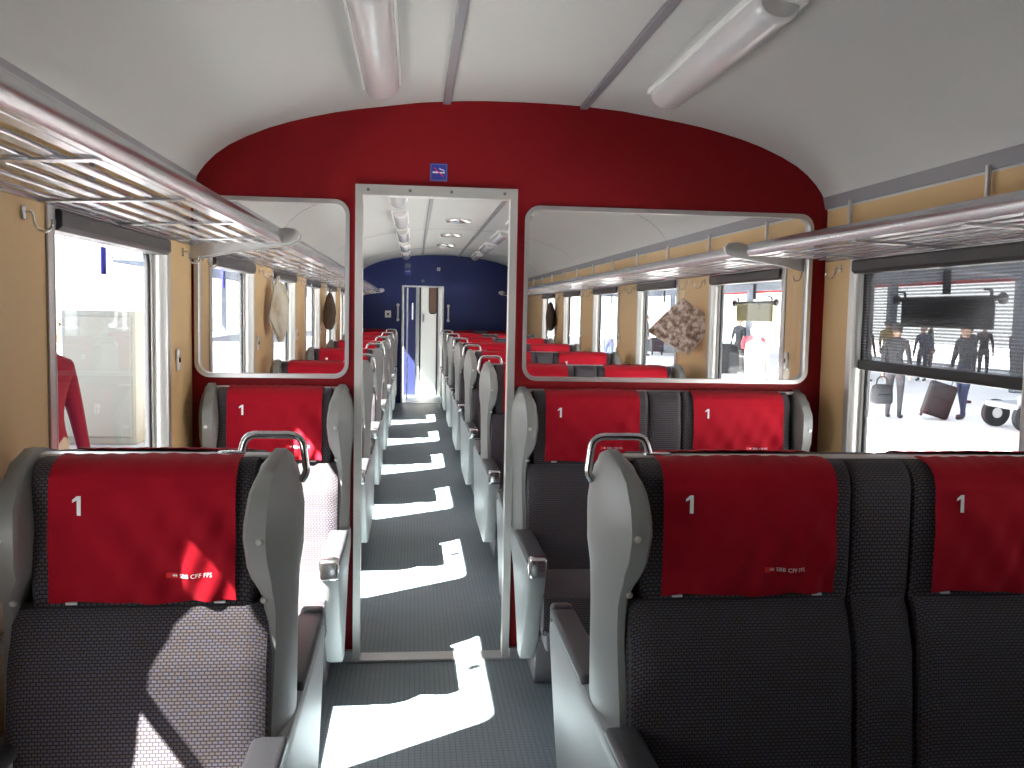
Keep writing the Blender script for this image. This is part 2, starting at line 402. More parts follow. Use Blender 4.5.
obj('door_handle', box(.15, .175, YV - .045, YV - .025, 1.28, 1.42, .006), 'strip_grey', d4)
# narrow glazed swing door standing open in the vestibule
d5 = obj('door_5', box(-.115, -.09, 15.35, 15.375, 0.02, 1.85, .004), 'white_plastic'); tag(d5, kind='structure')
obj('stretcher', box(-.19, -.115, 15.355, 15.37, .80, .83, .003), 'white_plastic', d5)

# ------------------------------------------------------------------ seats
def head_d(z):      # how far the headrest front stands off the middle plane
    return lerp_tab([(.84, .116), (.90, .126), (1.02, .127), (1.11, .122), (1.140, .114), (1.157, .100), (1.168, .078)], z)
def wrinkle(u, v):  # u across 0..1, v up 0..1
    a = 0.0028 * math.sin(22 * (u + 0.55 * v) + 1.3) * (1 - v) ** 0.7 * (0.25 + u)
    b = 0.0018 * math.sin(39 * (u - 0.30 * v)) * (1 - v) * (0.2 + u)
    c = 0.0012 * math.sin(14 * u + 5 * v + 0.5) * (1 - abs(2 * v - 1))
    e = 0.0014 * math.sin(50 * u) * max(0, v - .9) * 6
    return (a + b) * 2.3 + c * 1.5 + e
COV_Z0, COV_Z1 = 0.880, 1.156
def cover_mesh(x0, x1, s, top_d):
    """red cloth hanging over the headrest: front drop and the turn over the top"""
    bm = bmesh.new(); nu, nv = 64, 44; G = []
    for j in range(nv + 5):
        row = []
        for i in range(nu + 1):
            u = i / nu; x = x0 + (x1 - x0) * u
            if j <= nv:
                v = j / nv; z = COV_Z0 + (COV_Z1 - COV_Z0) * v + .003 * math.sin(9 * u) * (1 - v); d = head_d(z) + .0125 + wrinkle(u, v)
            else:
                t = (j - nv) / 4; d0 = head_d(COV_Z1) + .0125; d = d0 + (top_d - d0) * t; z = COV_Z1 + .0185 * math.sin(t * PI / 2) ** .6 + .0022 * math.sin(31 * u + 2) * math.sin(23 * u) * t
            row.append(bm.verts.new((x, s * d, z)))
        G.append(row)
    for a, b in zip(G, G[1:]):
        for i in range(nu): bm.faces.new((a[i], a[i + 1], b[i + 1], b[i]))
    bmesh.ops.recalc_face_normals(bm, faces=bm.faces)
    r = bmesh.ops.solidify(bm, geom=bm.faces[:], thickness=-.002)
    return bm
def drape(bm, x0, x1, ox, oz, s, lift=.0040):
    for ax, st in ((0, .006), (1, .003)):
        lo_ = min(v.co[ax] for v in bm.verts); hi_ = max(v.co[ax] for v in bm.verts); q_ = lo_ + st
        while q_ < hi_:
            no = [0, 0, 0]; no[ax] = 1; pc = [0, 0, 0]; pc[ax] = q_
            bmesh.ops.bisect_plane(bm, geom=bm.verts[:] + bm.edges[:] + bm.faces[:], plane_co=pc, plane_no=no); q_ += st
    for v in bm.verts:
        x, z = ox + v.co.x, oz + v.co.y
        u = (x - x0) / (x1 - x0); q = (z - COV_Z0) / (COV_Z1 - COV_Z0)
        v.co = (x, s * (head_d(z) + .0125 + wrinkle(u, q) + lift), z)
    return bm
def poly_bm(polys):
    bm = bmesh.new()
    for p in polys: bm.faces.new([bm.verts.new((x, y, 0)) for x, y in p])
    return bm
def grid_poly(x0, x1, y0, y1, n):
    bm = bmesh.new(); a = [[bm.verts.new((x0 + (x1 - x0) * i / n, y, 0)) for i in range(n + 1)] for y in (y0, y1)]
    for i in range(n): bm.faces.new((a[0][i], a[0][i + 1], a[1][i + 1], a[1][i]))
    return bm

def headrest_bm(x0, x1, s):
    zs = [.858, .87, .90, .95, 1.0, 1.05, 1.085, 1.113, 1.138, 1.153, 1.162, 1.168]
    rings = []
    W = [0, .006, .02]
    pts = [(s * .012, .858)] + [(s * head_d(z), z) for z in zs] + [(s * .012, 1.168)]
    bm = bmesh.new()
    rows = []
    for x, k in ((x0, .012), (x0 + .006, .004), (x0 + .02, 0), (x1 - .02, 0), (x1 - .006, .004), (x1, .012)):
        rows.append([(x, y - s * (k if i not in (0, len(pts) - 1) else 0), z) for i, (y, z) in enumerate(pts)])
    add_loft(bm, rows); return bm
def back_d(z): return lerp_tab([(.40, .215), (.50, .205), (.62, .195), (.74, .182), (.84, .152), (.866, .130)], z)
def backrest_bm(x0, x1, s, zt=.866):
    zs = [.40 + (zt - .40) * i / 16 for i in range(17)]
    pts = [(s * .012, .40)] + [(s * back_d(z), z) for z in zs] + [(s * .012, zt)]
    bm = bmesh.new(); rows = []
    for x, k in ((x0, .035), (x0 + .008, .014), (x0 + .03, .002), (x0 + .06, 0), (x1 - .06, 0), (x1 - .03, .002), (x1 - .008, .014), (x1, .035)):
        rows.append([(x, y - s * (k if i not in (0, len(pts) - 1) else 0), z) for i, (y, z) in enumerate(pts)])
    add_loft(bm, rows); return bm
def cushion_bm(x0, x1, s):
    prof = [(.15, .34), (.60, .30), (.635, .33), (.645, .40), (.63, .455), (.60, .475), (.40, .468), (.22, .445), (.15, .43)]
    bm = bmesh.new(); rows = []
    for x, k in ((x0, .02), (x0 + .012, .005), (x0 + .04, 0), (x1 - .04, 0), (x1 - .012, .005), (x1, .02)):
        cy, cz = .40, .39
        rows.append([(x, s * (cy + (d - cy) * (1 - k)), cz + (z - cz) * (1 - k * 3)) for d, z in prof])
    add_loft(bm, rows); return bm

def cheek_rings(o, sides):
    """winged shell at the seat edge. local x grows outward by o from the inner face at 0"""
    rings = []
    tab_h = [(.50, .165), (.62, .160), (.78, .140), (.88, .137), (.94, .165), (1.00, .197), (1.06, .208), (1.11, .195), (1.15, .160), (1.18, .110), (1.197, .055), (1.203, .02)]
    tab_in = [(.50, .020), (.80, .034), (.90, .032), (.98, .006), (1.06, .0), (1.13, .006), (1.18, .020), (1.203, .035)]
    tab_rim = [(.50, .050), (.85, .058), (.93, .054), (1.04, .047), (1.14, .050), (1.203, .056)]
    tab_t = [(.50, .082), (.80, .086), (.92, .090), (1.0, .099), (1.08, .100), (1.14, .092), (1.18, .078), (1.203, .064)]
    zs = [.50, .56, .62, .70, .78, .83, .87, .90, .93, .96, .99, 1.02, 1.05, 1.08, 1.11, 1.135, 1.155, 1.17, 1.183, 1.193, 1.203]
    lo = -1 if 'front' in sides else 0
    hi = 1 if 'rear' in sides else 0
    for z in zs:
        h, xi, xr, t = (lerp_tab(tb, z) for tb in (tab_h, tab_in, tab_rim, tab_t))
        y0 = -h if lo else .018; y1 = h if hi else -.018
        if y0 > y1 - .004: y0, y1 = (y1 - .004, y1) if lo else (y0, y0 + .004)
        pts = [(xi, y1), (xi, y0 + (.012 if lo else 0)), (xi + .008, y0)] if lo else [(xi, y1), (xi, y0 + .001), (xi + .008, y0)]
        a_, b_ = (-1 if lo else 0), (1 if hi else 0)
        for k in range(17):
            sv = a_ + (b_ - a_) * k / 16; yy = min(max(sv * h, y0), y1)
            pts.append((xr + (t - xr) * (1 - abs(sv) ** 1.7), yy))
        rings.append([(o * x, y, z) for x, y in pts])
    return rings
def side_panel_poly(sides):
    f = [(-.16, .585), (-.60, .575), (-.645, .565), (-.655, .535), (-.635, .49), (-.575, .38), (-.49, .24), (-.42, .15), (-.30, .12)]
    r = [(-y, z) for y, z in f][::-1]
    if sides == ('front',): return [(-.02, .585)] + f[:-1] + [(-.36, .15), (-.26, .30), (-.15, .44), (-.02, .50)]
    if sides == ('rear',): return [(.02, .585), (.02, .50), (.15, .44), (.26, .30), (.36, .15)] + r[1:]
    return f + r

def make_unit(name, n_seats, sides):
    """n_seats across; aisle edge on +x for one seat, on -x for two. origin on the floor under the middle of the unit"""
    root = empty(name)
    if n_seats == 1: X0, X1 = -.87, -.24
    else: X0, X1 = .41, 1.72
    cx = (X0 + X1) / 2; L = lambda x: x - cx
    aisle_o = 1 if n_seats == 1 else -1
    for edge in (0, 1):
        is_aisle = (edge == 1) == (n_seats == 1)
        o = 1 if edge == 1 else -1
        xin = L(X1 - .10) if edge == 1 else L(X0 + .10)
        bm = bmesh.new(); add_loft(bm, [[(xin + x, y, z - .022 * min(1, max(0, (z - .70) / .25))) for x, y, z in r] for r in cheek_rings(o, sides)])
        ck = obj('side_wing', bm, 'shell_grey', root, True)
        if 'front' in sides:
            for z, dy in ((1.023, .2085), (.885, .150)):
                bm = bmesh.new(); bmesh.ops.create_cone(bm, cap_ends=True, segments=10, radius1=.008, radius2=.005, depth=.006, matrix=Matrix.Translation((xin + o * .035, -dy - .001, z)) @ Matrix.Rotation(PI / 2, 4, 'X'))
                obj('screw', bm, 'frame_metal', ck)
        bm = bmesh.new(); a0, a1 = sorted((xin + o * .022, xin + o * .088))
        add_prism(bm, side_panel_poly(sides), 'x', a0, a1, .012)
        obj('side_panel', bm, 'shell_light', root, True)
        for s, nm in ((-1, 'front'), (1, 'rear')):
            if nm not in sides: continue
            bm = bmesh.new(); p0, p1 = sorted((xin + o * .014, xin + o * .090))
            y0, y1 = sorted((s * (.175 if s < 0 else .10), s * .625)); add_box(bm, p0, p1, y0, y1, .575, .606, .013, 3)
            ar = obj('armrest', bm, 'armpad', root, True)
            bm = bmesh.new(); y0, y1 = sorted((s * .612, s * .668)); add_box(bm, p0 + .004, p1 - .004, y0, y1, .535, .613, .014, 3)
            obj('end_cap', bm, 'chrome' if (is_aisle and s < 0) else 'armpad', ar, True)
    if len(sides) == 2:
        xa = L(X1) if n_seats == 1 else L(X0)
        xi = xa - aisle_o * .138
        pts = [(xa - aisle_o * .006, 0, 1.110), (xa + aisle_o * .006, 0, 1.130), (xa - aisle_o * .004, 0, 1.214), (xi + aisle_o * .012, 0, 1.214), (xi, 0, 1.168)]
        bm = bmesh.new(); add_tube(bm, rounded_path(pts, .03), .0085, 12)
        hd = obj('grab_handle', bm, 'chrome', root, True)
        bm = bmesh.new(); q0, q1 = sorted((xi + aisle_o * .012, xi - aisle_o * .05)); add_box(bm, q0, q1, -.012, .012, 1.168, 1.177, .004)
        obj('handle_foot', bm, 'chrome', hd, True)
    seats = [(L(-.78), L(-.33))] if n_seats == 1 else [(L(.505), L(.987)), (L(1.133), L(1.605))]
    covers = [(L(-.738), L(-.364))] if n_seats == 1 else [(L(.548), L(.945)), (L(1.176), L(1.568))]
    y0, y1 = (-.022, .022) if len(sides) == 2 else ((-.045, -.018) if 'front' in sides else (.018, .045))
    obj('top_rail', box(L(X0 + .07), L(X1 - .07), y0, y1, 1.160, 1.172, .004), 'alu', root)
    for s, nm in ((-1, 'front'), (1, 'rear')):
        if nm not in sides: continue
        for (h0, h1), (c0, c1) in zip(seats, covers):
            obj('headrest', headrest_bm(h0, h1, s), 'fabric', root, True)
            e0, e1 = (.05, .05) if n_seats == 1 else ((.04, .0) if h0 < 0 else (.0, .04))
            obj('backrest', backrest_bm(h0 - e0 * .8, h1 + e1 * .8, s), 'fabric', root, True)
            obj('seat_cushion', cushion_bm(h0 - e0 * .5, h1 + e1 * .5, s), 'fabric', root, True)
            cv = obj('headrest_cover', cover_mesh(c0, c1, s, .036), 'cover_red', root, True)
            if s == -1:
                bm = poly_bm([[(.012, 0), (.020, 0), (.020, .040), (.012, .040)], [(.012, .040), (.012, .031), (.003, .026), (.003, .032)]]); drape(bm, c0, c1, c0 + .046, 1.064, s); obj('numeral', bm, 'print_white', cv)
                lx, lz = c0 + .245, .934
                bm = grid_poly(-.012, .013, -.0035, .0085, 6); drape(bm, c0, c1, lx, lz, s, .0036); obj('emblem_patch', bm, 'print_red', cv)
                bm = poly_bm([[(0, .0025), (.0045, .0062), (.0045, .0037), (.0075, .0037), (.0075, .0062), (.012, .0025), (.0075, -.0012), (.0075, .0013), (.0045, .0013), (.0045, -.0012)]])
                drape(bm, c0, c1, lx, lz, s, .0042); obj('emblem', bm, 'print_white', cv)
                bm = text_mesh('SBB CFF FFS', .0125); drape(bm, c0, c1, lx + .016, lz - .0015, s); obj('lettering', bm, 'print_white', cv)
            y0, y1 = sorted((s * (head_d(.874) + .001), s * (head_d(.874) + .008)))
            for cc in (c0 + .04, c1 - .035):
                obj('press_stud', box(cc - .012, cc + .012, y0, y1, .873, .879, .002), 'print_white', cv)
        if n_seats == 2:                                 # narrow upholstered middle section
            m0, m1 = L(.990), L(1.130)
            obj('middle_headrest', headrest_bm(m0, m1, s), 'fabric', root, True)
            obj('middle_backrest', backrest_bm(m0, m1, s), 'fabric', root, True)
            obj('middle_cushion', cushion_bm(m0, m1, s), 'fabric', root, True)
    d0, d1 = (-.60, .60) if len(sides) == 2 else ((-.60, -.03) if 'front' in sides else (.03, .60))
    obj('seat_pan', box(L(X0 + .09), L(X1 - .09), d0, d1, .24, .335, .01), 'strip_grey', root)
    d0, d1 = (-.24, .24) if len(sides) == 2 else ((-.30, -.03) if 'front' in sides else (.03, .30))
    obj('base', box(L(X0 + .09), L(X1 - .09), d0, d1, 0, .25, .006), 'strip_grey', root)
    root['cx'] = cx
    return root

ORD = ['zeroth', 'first', 'second', 'third', 'fourth', 'fifth', 'sixth']
def place(o, k, label, group):
    o.location = (o['cx'], P0 + .015 + PITCH * k if k not in (0, 6) else (P0 if k == 0 else YE + .015), 0)
    if k not in (0, 6, ): o.location.y = P0 + PITCH * k
    tag(o, label, 'train seat', group)
for n_seats, nm, side in ((1, 'single_seat', 'left'), (2, 'double_seat', 'right')):
    word = 'single' if n_seats == 1 else 'two-place'
    grp = '%s seats along the %s windows' % (word, side)
    dbl = make_unit(nm, n_seats, ('front', 'rear'))
    place(dbl, -1, 'nearest back-to-back %s seat with red headrest cover, on the %s' % (word, side), grp)
    fr = make_unit(nm, n_seats, ('front',))
    place(fr, 0, '%s seat set against the red partition under its %s pane' % (word, side), grp)
    rr = make_unit(nm, n_seats, ('rear',))
    place(rr, 0, '%s seat backed onto the far face of the red partition, %s of the doorway' % (word, side), grp)
    for k in range(1, 6):
        c = copy_tree(dbl); place(c, k, 'back-to-back %s seat, %s beyond the red partition on the %s' % (word, ORD[k], side), grp)
    c = copy_tree(fr); place(c, 6, '%s seat with red headrest cover against the blue end wall, %s of its doorway' % (word, side), grp)

# ------------------------------------------------------------------ luggage racks
def rack(side, y0, y1, label, front_far, brackets):
    x, s = (WL, 1) if side == 'left' else (WR, -1)
    xo = x + s * .362
    root = empty('luggage_rack', (x, y0, 1.76)); inv = Matrix.Translation(-root.location)
    def put(name, bm, m, sm=False):
        o = obj(name, bm, m, root, sm); o.matrix_parent_inverse = inv; return o
    # front rail: rounded hollow section
    sec = [(xo - s * .002, 1.752), (xo + s * .006, 1.768), (xo + s * .007, 1.785), (xo + s * .0, 1.799), (xo - s * .012, 1.808), (xo - s * .026, 1.810), (xo - s * .032, 1.797), (xo - s * .026, 1.765), (xo - s * .018, 1.752)]
    put('front_rail', prism(sec, 'y', y0, y1), 'rack_metal', True)
    n = 6; a, b = .055, .345
    for i in range(n):
        d = a + (b - a) * i / (n - 1); zz = 1.742 + .016 * d / .36
        xx = x + s * (d - .020)
        put('slat', box(xx - .0155, xx + .0155, y0, y1, zz - .004, zz + .004, .003), 'rack_metal')
    k = 0; y = y0 + .25
    while y < y1 - .1:
        put('cross_strap', prism([(x + s * .012, 1.733), (x + s * .345, 1.747), (x + s * .345, 1.752), (x + s * .012, 1.738)], 'y', y - .016, y + .016), 'rack_metal')
        y += PITCH / 3
    put('wall_rail', box(min(x, x + s * .018), max(x, x + s * .018), y0, y1, 1.735, 1.755, .003), 'rack_metal')
    for yb in brackets:
        top = [(0.002, 1.752), (.12, 1.768), (.24, 1.786), (.33, 1.806), (.375, 1.818), (.415, 1.815), (.435, 1.795), (.428, 1.770), (.39, 1.752), (.30, 1.738), (.20, 1.723), (.12, 1.708), (.05, 1.692), (.002, 1.680)]
        put('bracket', prism([(x + s * u, v) for u, v in top], 'y', yb, yb + .014, .003), 'alu')
    y = front_far
    while y > y0:
        if y < y1:
            bm = bmesh.new(); add_tube(bm, [(x + s * .022, y, 1.74), (x + s * .022, y, 1.975)], .009, 8); put('hanger_rod', bm, 'alu', True)
        y -= PITCH / 2
    tag(root, label, 'luggage rack', 'luggage racks above the windows')
rack('left', YB + .1, 3.882, 'slatted metal luggage rack along the left wall, in front of the red partition', 3.6, [3.884])
rack('right', YB + .1, 3.878, 'slatted metal luggage rack along the right wall, in front of the red partition', 3.66, [])
rack('left', 3.99, YE - .03, 'slatted metal luggage rack along the left wall, beyond the red partition', YE - .3, [3.975, YE - .03])
rack('right', 3.99, YE - .03, 'slatted metal luggage rack along the right wall, beyond the red partition', YE - .3, [3.975, YE - .03])

# ------------------------------------------------------------------ ceiling lights and vents
lamp0 = None
for sgn, side in ((-1, 'left'), (1, 'right')):
    for k in range(0, 7):
        if lamp0 is None:
            lamp0 = empty('ceiling_light')
            sec = []
            for i in range(13):
                t = PI * i / 12; sec.append((.062 * math.cos(t), -.012 - .052 * math.sin(t) ** .8))
            rings = []
            for y, sc in ((-.55, .80), (-.54, .94), (-.515, 1), (.515, 1), (.54, .94), (.55, .80)):
                rings.append([(u * sc, y, -.012 + (v + .012) * sc) for u, v in sec])
            bm = bmesh.new(); add_loft(bm, rings); obj('diffuser', bm, 'lamp_plastic', lamp0, True)
            obj('mounting_plate', box(-.070, .070, -.57, .57, -.012, .012, .004), 'white_plastic', lamp0)
            o = lamp0
        else: o = copy_tree(lamp0)
        x = CX + sgn * (.555 if sgn < 0 else .49); x = -.125 if sgn < 0 else .935
        sl = (ceil_z(x + .06) - ceil_z(x - .06)) / .12
        o.location = (x, 2.945 + PITCH * k, ceil_z(x) - .008); o.rotation_euler = (0, -math.atan(sl), 0)
        where = 'before the red partition' if k == 0 else '%s beyond the red partition' % ORD[k]
        tag(o, 'long milky ceiling light, switched off, in the %s row, %s' % (side, where), 'ceiling light', 'ceiling lights in two rows')
vent0 = None
for i, y in enumerate((9.02, 10.78, 12.45)):
    if vent0 is None:
        vent0 = empty('ceiling_vent')
        bm = bmesh.new(); R = []
        for r, z in ((.03, -.012), (.10, -.014), (.118, -.022), (.125, -.012), (.125, .004)):
            R.append([(r * math.cos(2 * PI * k / 28), r * math.sin(2 * PI * k / 28), z) for k in range(28)])
        add_loft(bm, R); obj('rim', bm, 'chrome', vent0, True)
        bm = bmesh.new(); bmesh.ops.create_cone(bm, cap_ends=True, segments=28, radius1=.07, radius2=.09, depth=.012, matrix=Matrix.Translation((0, 0, -.034))); obj('disc', bm, 'alu', vent0, True)
        bm = bmesh.new(); bmesh.ops.create_cone(bm, cap_ends=True, segments=12, radius1=.012, radius2=.012, depth=.03, matrix=Matrix.Translation((0, 0, -.02))); obj('stem', bm, 'chrome', vent0, True)
        o = vent0
    else: o = copy_tree(vent0)
    o.location = (.415, y, ceil_z(.415) - .002)
    tag(o, 'round chrome ceiling vent between the lamp rows, %s of three seen through the doorway' % ('nearest', 'middle', 'farthest')[i], 'ceiling vent', 'round ceiling vents')

# ------------------------------------------------------------------ wall fittings
hook0 = None
for side, x, s in (('left', WL, 1), ('right', WR, -1)):
    proto = None
    for k in range(-1, 7):
        for dy, w in ((-.17, 'near'), (.17, 'far')):
            if (k == 6 and dy > 0) or (k == -1 and dy < 0): continue
            y = P0 + PITCH * k + dy
            if proto is None:
                proto = empty('coat_hook')
                obj('plate', box(*sorted((0, s * .008)), -.012, .012, -.012, .03, .003), 'chrome', proto)
                pts = [(s * .006, 0, .01), (s * .03, 0, .012), (s * .034, 0, -.02), (s * .045, 0, -.042), (s * .07, 0, -.045), (s * .084, 0, -.025), (s * .082, 0, -.008)]
                bm = bmesh.new(); add_tube(bm, rounded_path(pts, .015, 3), .0045, 8); obj('prong', bm, 'chrome', proto, True); o = proto
            else: o = copy_tree(proto)
            o.location = (x, y, 1.695); o.scale = (.8, .8, .8)
            if k < 0: wh = 'on the %s wall above the near seat' % side
            elif k == 0: wh = 'on the %s wall just %s the red partition' % (side, 'before' if dy < 0 else 'behind')
            elif k == 6: wh = 'on the %s wall just before the blue end wall' % side
            else: wh = 'on the %s wall, %s side of the %s seat beyond the partition' % (side, w, ORD[k])
            tag(o, 'coat hook %s' % wh, 'coat hook', 'coat hooks under the luggage racks')
    proto = None
    for k in range(0, 6):
        y = (3.668 + PITCH * k) if side == 'left' else (4.29 + PITCH * (k))
        if side == 'right' and k == 5: continue
        if proto is None:
            proto = empty('call_button')
            obj('plate', box(*sorted((0, s * .010)), -.022, .022, -.042, .042, .006), 'white_plastic', proto)
            obj('button', box(*sorted((s * .010, s * .015)), -.008, .008, -.010, .010, .003), 'dark', proto); o = proto
        else: o = copy_tree(proto)
        o.location = (x, y, 1.287)
        wh = 'before the red partition' if (side == 'left' and k == 0) else 'beside the %s window beyond the red partition' % ORD[k + (1 if side == 'right' else 0)]
        tag(o, 'small white button plate on the %s wall %s' % (side, wh), 'button plate', 'button plates on the side walls')
    proto = None
    for k in range(-1, 6):
        yc = (3.0 if side == 'left' else 3.06) + PITCH * k
        if proto is None: proto = obj('window_sticker', box(-.001, .001, -.024, .024, -.042, .042, 0), 'sticker_blue' if side == 'left' else 'sticker_dark'); o = proto
        else: o = copy_tree(proto)
        o.location = (x - s * .0525, yc, 1.628)
        wh = {-1: 'beside the near seat', 0: 'before the red partition'}.get(k, '%s beyond the red partition' % ORD[max(k, 0)])
        tag(o, 'small %s oblong sticker at the top of the %s window %s' % ('blue' if side == 'left' else 'dark', side, wh), 'sticker', 'window stickers')

def blind(side, k, zb, label):
    x, s = (WL, 1) if side == 'left' else (WR, -1)
    y0, y1 = win_rect(LW if side == 'left' else RW, k)
    root = empty('roller_blind', (x, (y0 + y1) / 2, 1.72)); inv = Matrix.Translation(-root.location)
    def put(name, bm, m, sm=False):
        o = obj(name, bm, m, root, sm); o.matrix_parent_inverse = inv; return o
    sec = [(x - s * .045, 1.731), (x + s * .018, 1.731), (x + s * .024, 1.723), (x + s * .024, 1.688), (x + s * .012, 1.676), (x - s * .045, 1.676)]
    put('cassette', prism(sec, 'y', y0 + .013, y1 - .013, .003), 'blind_case')
    if zb < 1.66:
        put('screen', box(*sorted((x - s * .034, x - s * .033)), y0 + .013, y1 - .013, zb, 1.69), 'blind_screen')
        bar = put('bottom_bar', box(*sorted((x - s * .041, x - s * .020)), y0 + .013, y1 - .013, zb - .022, zb + .018, .008), 'dark', True)
    tag(root, label, 'roller blind', 'roller blinds of the windows')
for side in ('left', 'right'):
    for k in range(-1, 6):
        zb = {('right', 0): 1.312, ('right', -1): .82, ('left', -1): 1.21}.get((side, k), 1.7)
        wh = {-1: 'window beside the near seat', 0: 'window just before the red partition'}.get(k, '%s window beyond the red partition' % ORD[max(k, 0)])
        st = 'drawn-down see-through' if zb < 1.6 else 'rolled-up dark'
        blind(side, k, zb, '%s roller blind in the %s-hand %s' % (st, side, wh))

def route_board(k, m, label):
    y0, y1 = 2.85, 3.43; x = WR + .095
    if k: y0, y1 = 4.73, 5.28
    root = empty('route_board', (x, (y0 + y1) / 2, 1.52)); inv = Matrix.Translation(-root.location)
    o = obj('panel', box(x - .004, x + .004, y0, y1, 1.468, 1.580, .004), m, root); o.matrix_parent_inverse = inv
    bm = bmesh.new(); add_tube(bm, [(x, y0 - .04, 1.570), (x, y1 + .04, 1.570)], .008, 8); o = obj('rod', bm, 'dark', root, True); o.matrix_parent_inverse = inv
    for y in (y0 - .04, y1 + .04):
        bm = bmesh.new(); bmesh.ops.create_uvsphere(bm, u_segments=14, v_segments=10, radius=.020, matrix=Matrix.Translation((x, y, 1.570)) @ Matrix.Diagonal((.8, .9, 1, 1)))
        o = obj('knob', bm, 'dark', root, True); o.matrix_parent_inverse = inv
    for y in (y0 + .02, y1 - .02):
        bm = bmesh.new(); add_tube(bm, rounded_path([(x, y, 1.570), (x, y, 1.60), (WR + .068, y, 1.60)], .01, 3), .005, 6); o = obj('clip', bm, 'dark', root, True); o.matrix_parent_inverse = inv
    tag(root, label, 'route board', 'route boards hung outside the windows')
route_board(0, 'dark', 'dark route board with round end knobs hung outside the nearest right window')
route_board(1, 'board_olive', 'olive route board hung outside the first right window beyond the partition')

# pictogram signs and end wall fittings
def no_smoking(name, cx, y, cz, h, label):
    root = empty(name, (cx, y, cz)); inv = Matrix.Translation(-root.location)
    def put(n, bm, m):
        o = obj(n, bm, m, root); o.matrix_parent_inverse = inv; return o
    put('panel', prism(rrect(cx - h, cx + h, cz - h, cz + h, h * .12, 3), 'y', y - .004, y), 'sign_blue')
    put('edge_line', poly_ring(cx, cz, h * .93, h * .86, y - .0045), 'canopy_under')
    put('cigarette', box(cx - h * .7, cx - h * .02, y - .0055, y - .004, cz - h * .10, cz + h * .08), 'print_white')
    put('cigarette_end', box(cx + h * .06, cx + h * .68, y - .0055, y - .004, cz - h * .10, cz + h * .04), 'print_white')
    bm = bmesh.new(); add_tube(bm, [(cx + h * .05, y - .0048, cz + h * .45), (cx + h * .3, y - .0048, cz + h * .30), (cx + h * .5, y - .0048, cz + h * .28), (cx + h * .65, y - .0048, cz + h * .12)], h * .06, 6); put('smoke', bm, 'print_white')
    bm = bmesh.new(); add_tube(bm, [(cx - h * .55, y - .0065, cz + h * .5), (cx + h * .55, y - .0065, cz - h * .5)], h * .05, 6); put('slash', bm, 'print_red')
    tag(root, label, 'sign', 'no smoking signs')
def poly_ring(cx, cz, a, b, y):
    bm = bmesh.new()
    for x0, x1, z0, z1 in ((-a, a, b, a), (-a, a, -a, -b), (-a, -b, -b, b), (b, a, -b, b)): add_box(bm, cx + x0, cx + x1, y - .0004, y + .0004, cz + z0, cz + z1)
    return bm
no_smoking('no_smoking_sign', .096, 3.915, 2.063, .036, 'blue square no-smoking sign on the red partition above the doorway')
no_smoking('no_smoking_sign', -.10, YE, 2.09, .05, 'blue no-smoking sign on the dark blue end wall, upper left of its doorway')
o = obj('pictogram_sticker', prism(rrect(-.145, -.055, 2.15, 2.22, .008, 3), 'y', YE - .003, YE), 'canopy_under')
tag(o, 'pale oblong sticker above the no-smoking sign on the blue end wall', 'sticker')
o = obj('number_plate', prism(rrect(.115, .165, 1.925, 1.972, .008, 3), 'y', YE - .004, YE), 'canopy_under'); tag(o, 'small grey-blue plate on the blue end wall right above the doorway', 'plate')
root = empty('wall_sensor', (.385, YE, 2.14)); obj('plate', box(-.026, .026, -.015, 0, -.026, .026, .005), 'white_plastic', root); obj('lens', box(-.01, .01, -.019, -.015, -.01, .01, .003), 'strip_grey', root)
tag(root, 'tiny white square sensor on the blue end wall above its doorway', 'sensor')
root = empty('lock_box', (-.405, YE, 1.415)); obj('plate', box(-.048, .048, -.02, 0, -.055, .055, .008), 'white_plastic', root); obj('keyhole', box(-.016, .016, -.024, -.02, -.018, .018, .004), 'dark', root)
tag(root, 'white square box with black centre on the blue end wall left of the doorway', 'lock box')
for x, w in ((-.25, 'left'), (.547, 'right')):
    root = empty('grab_bar', (x, YE, 1.445))
    bm = bmesh.new(); add_tube(bm, [(0, -.045, -.10), (0, -.045, .10)], .014, 10); obj('bar', bm, 'white_plastic', root, True)
    for z in (-.115, .115):
        bm = bmesh.new(); bmesh.ops.create_uvsphere(bm, u_segments=12, v_segments=8, radius=.027, matrix=Matrix.Translation((0, -.035, z)) @ Matrix.Diagonal((.9, 1.3, 1, 1))); obj('mount', bm, 'white_plastic', root, True)
    tag(root, 'white upright grab bar on the blue end wall, %s of its doorway' % w, 'grab bar', 'grab bars by the end doorway')

# ------------------------------------------------------------------ things hanging from the hooks
def newspaper(x, y, zt, poly, s, m, label, th=.018, rz=0):
    root = empty('newspaper', (x, y, zt)); root.rotation_euler = (0, 0, rz)
    for i, (d, sc) in enumerate(((0, 1.0), (s * th * .55, .97))):
        bm = bmesh.new(); P = []
        for (u, v) in poly: P.append((u * sc, v * sc))
        A = [bm.verts.new((d + s * .35 * abs(v) * .12, u, v)) for u, v in P]; B = [bm.verts.new((d + s * th * .5 + s * (.35 * abs(v) * .12 + .01 * math.sin(9 * u)), u, v)) for u, v in P]; n_ = len(P)
        bm.faces.new(A); bm.faces.new(B[::-1])
        for k in range(n_): bm.faces.new((A[k], A[(k + 1) % n_], B[(k + 1) % n_], B[k]))
        bmesh.ops.triangulate(bm, faces=[f for f in bm.faces if len(f.verts) > 4])
        obj('page_block' if i == 0 else 'cover_page', bm, 'paper_pale' if i == 0 else m, root)
    bm = bmesh.new(); add_tube(bm, [(0, 0, .045), (s * .012, 0, 0), (s * .014, .0, -.03)], .003, 6); obj('string', bm, 'print_white', root)
    tag(root, label, 'newspaper', 'newspapers hung up on hooks')
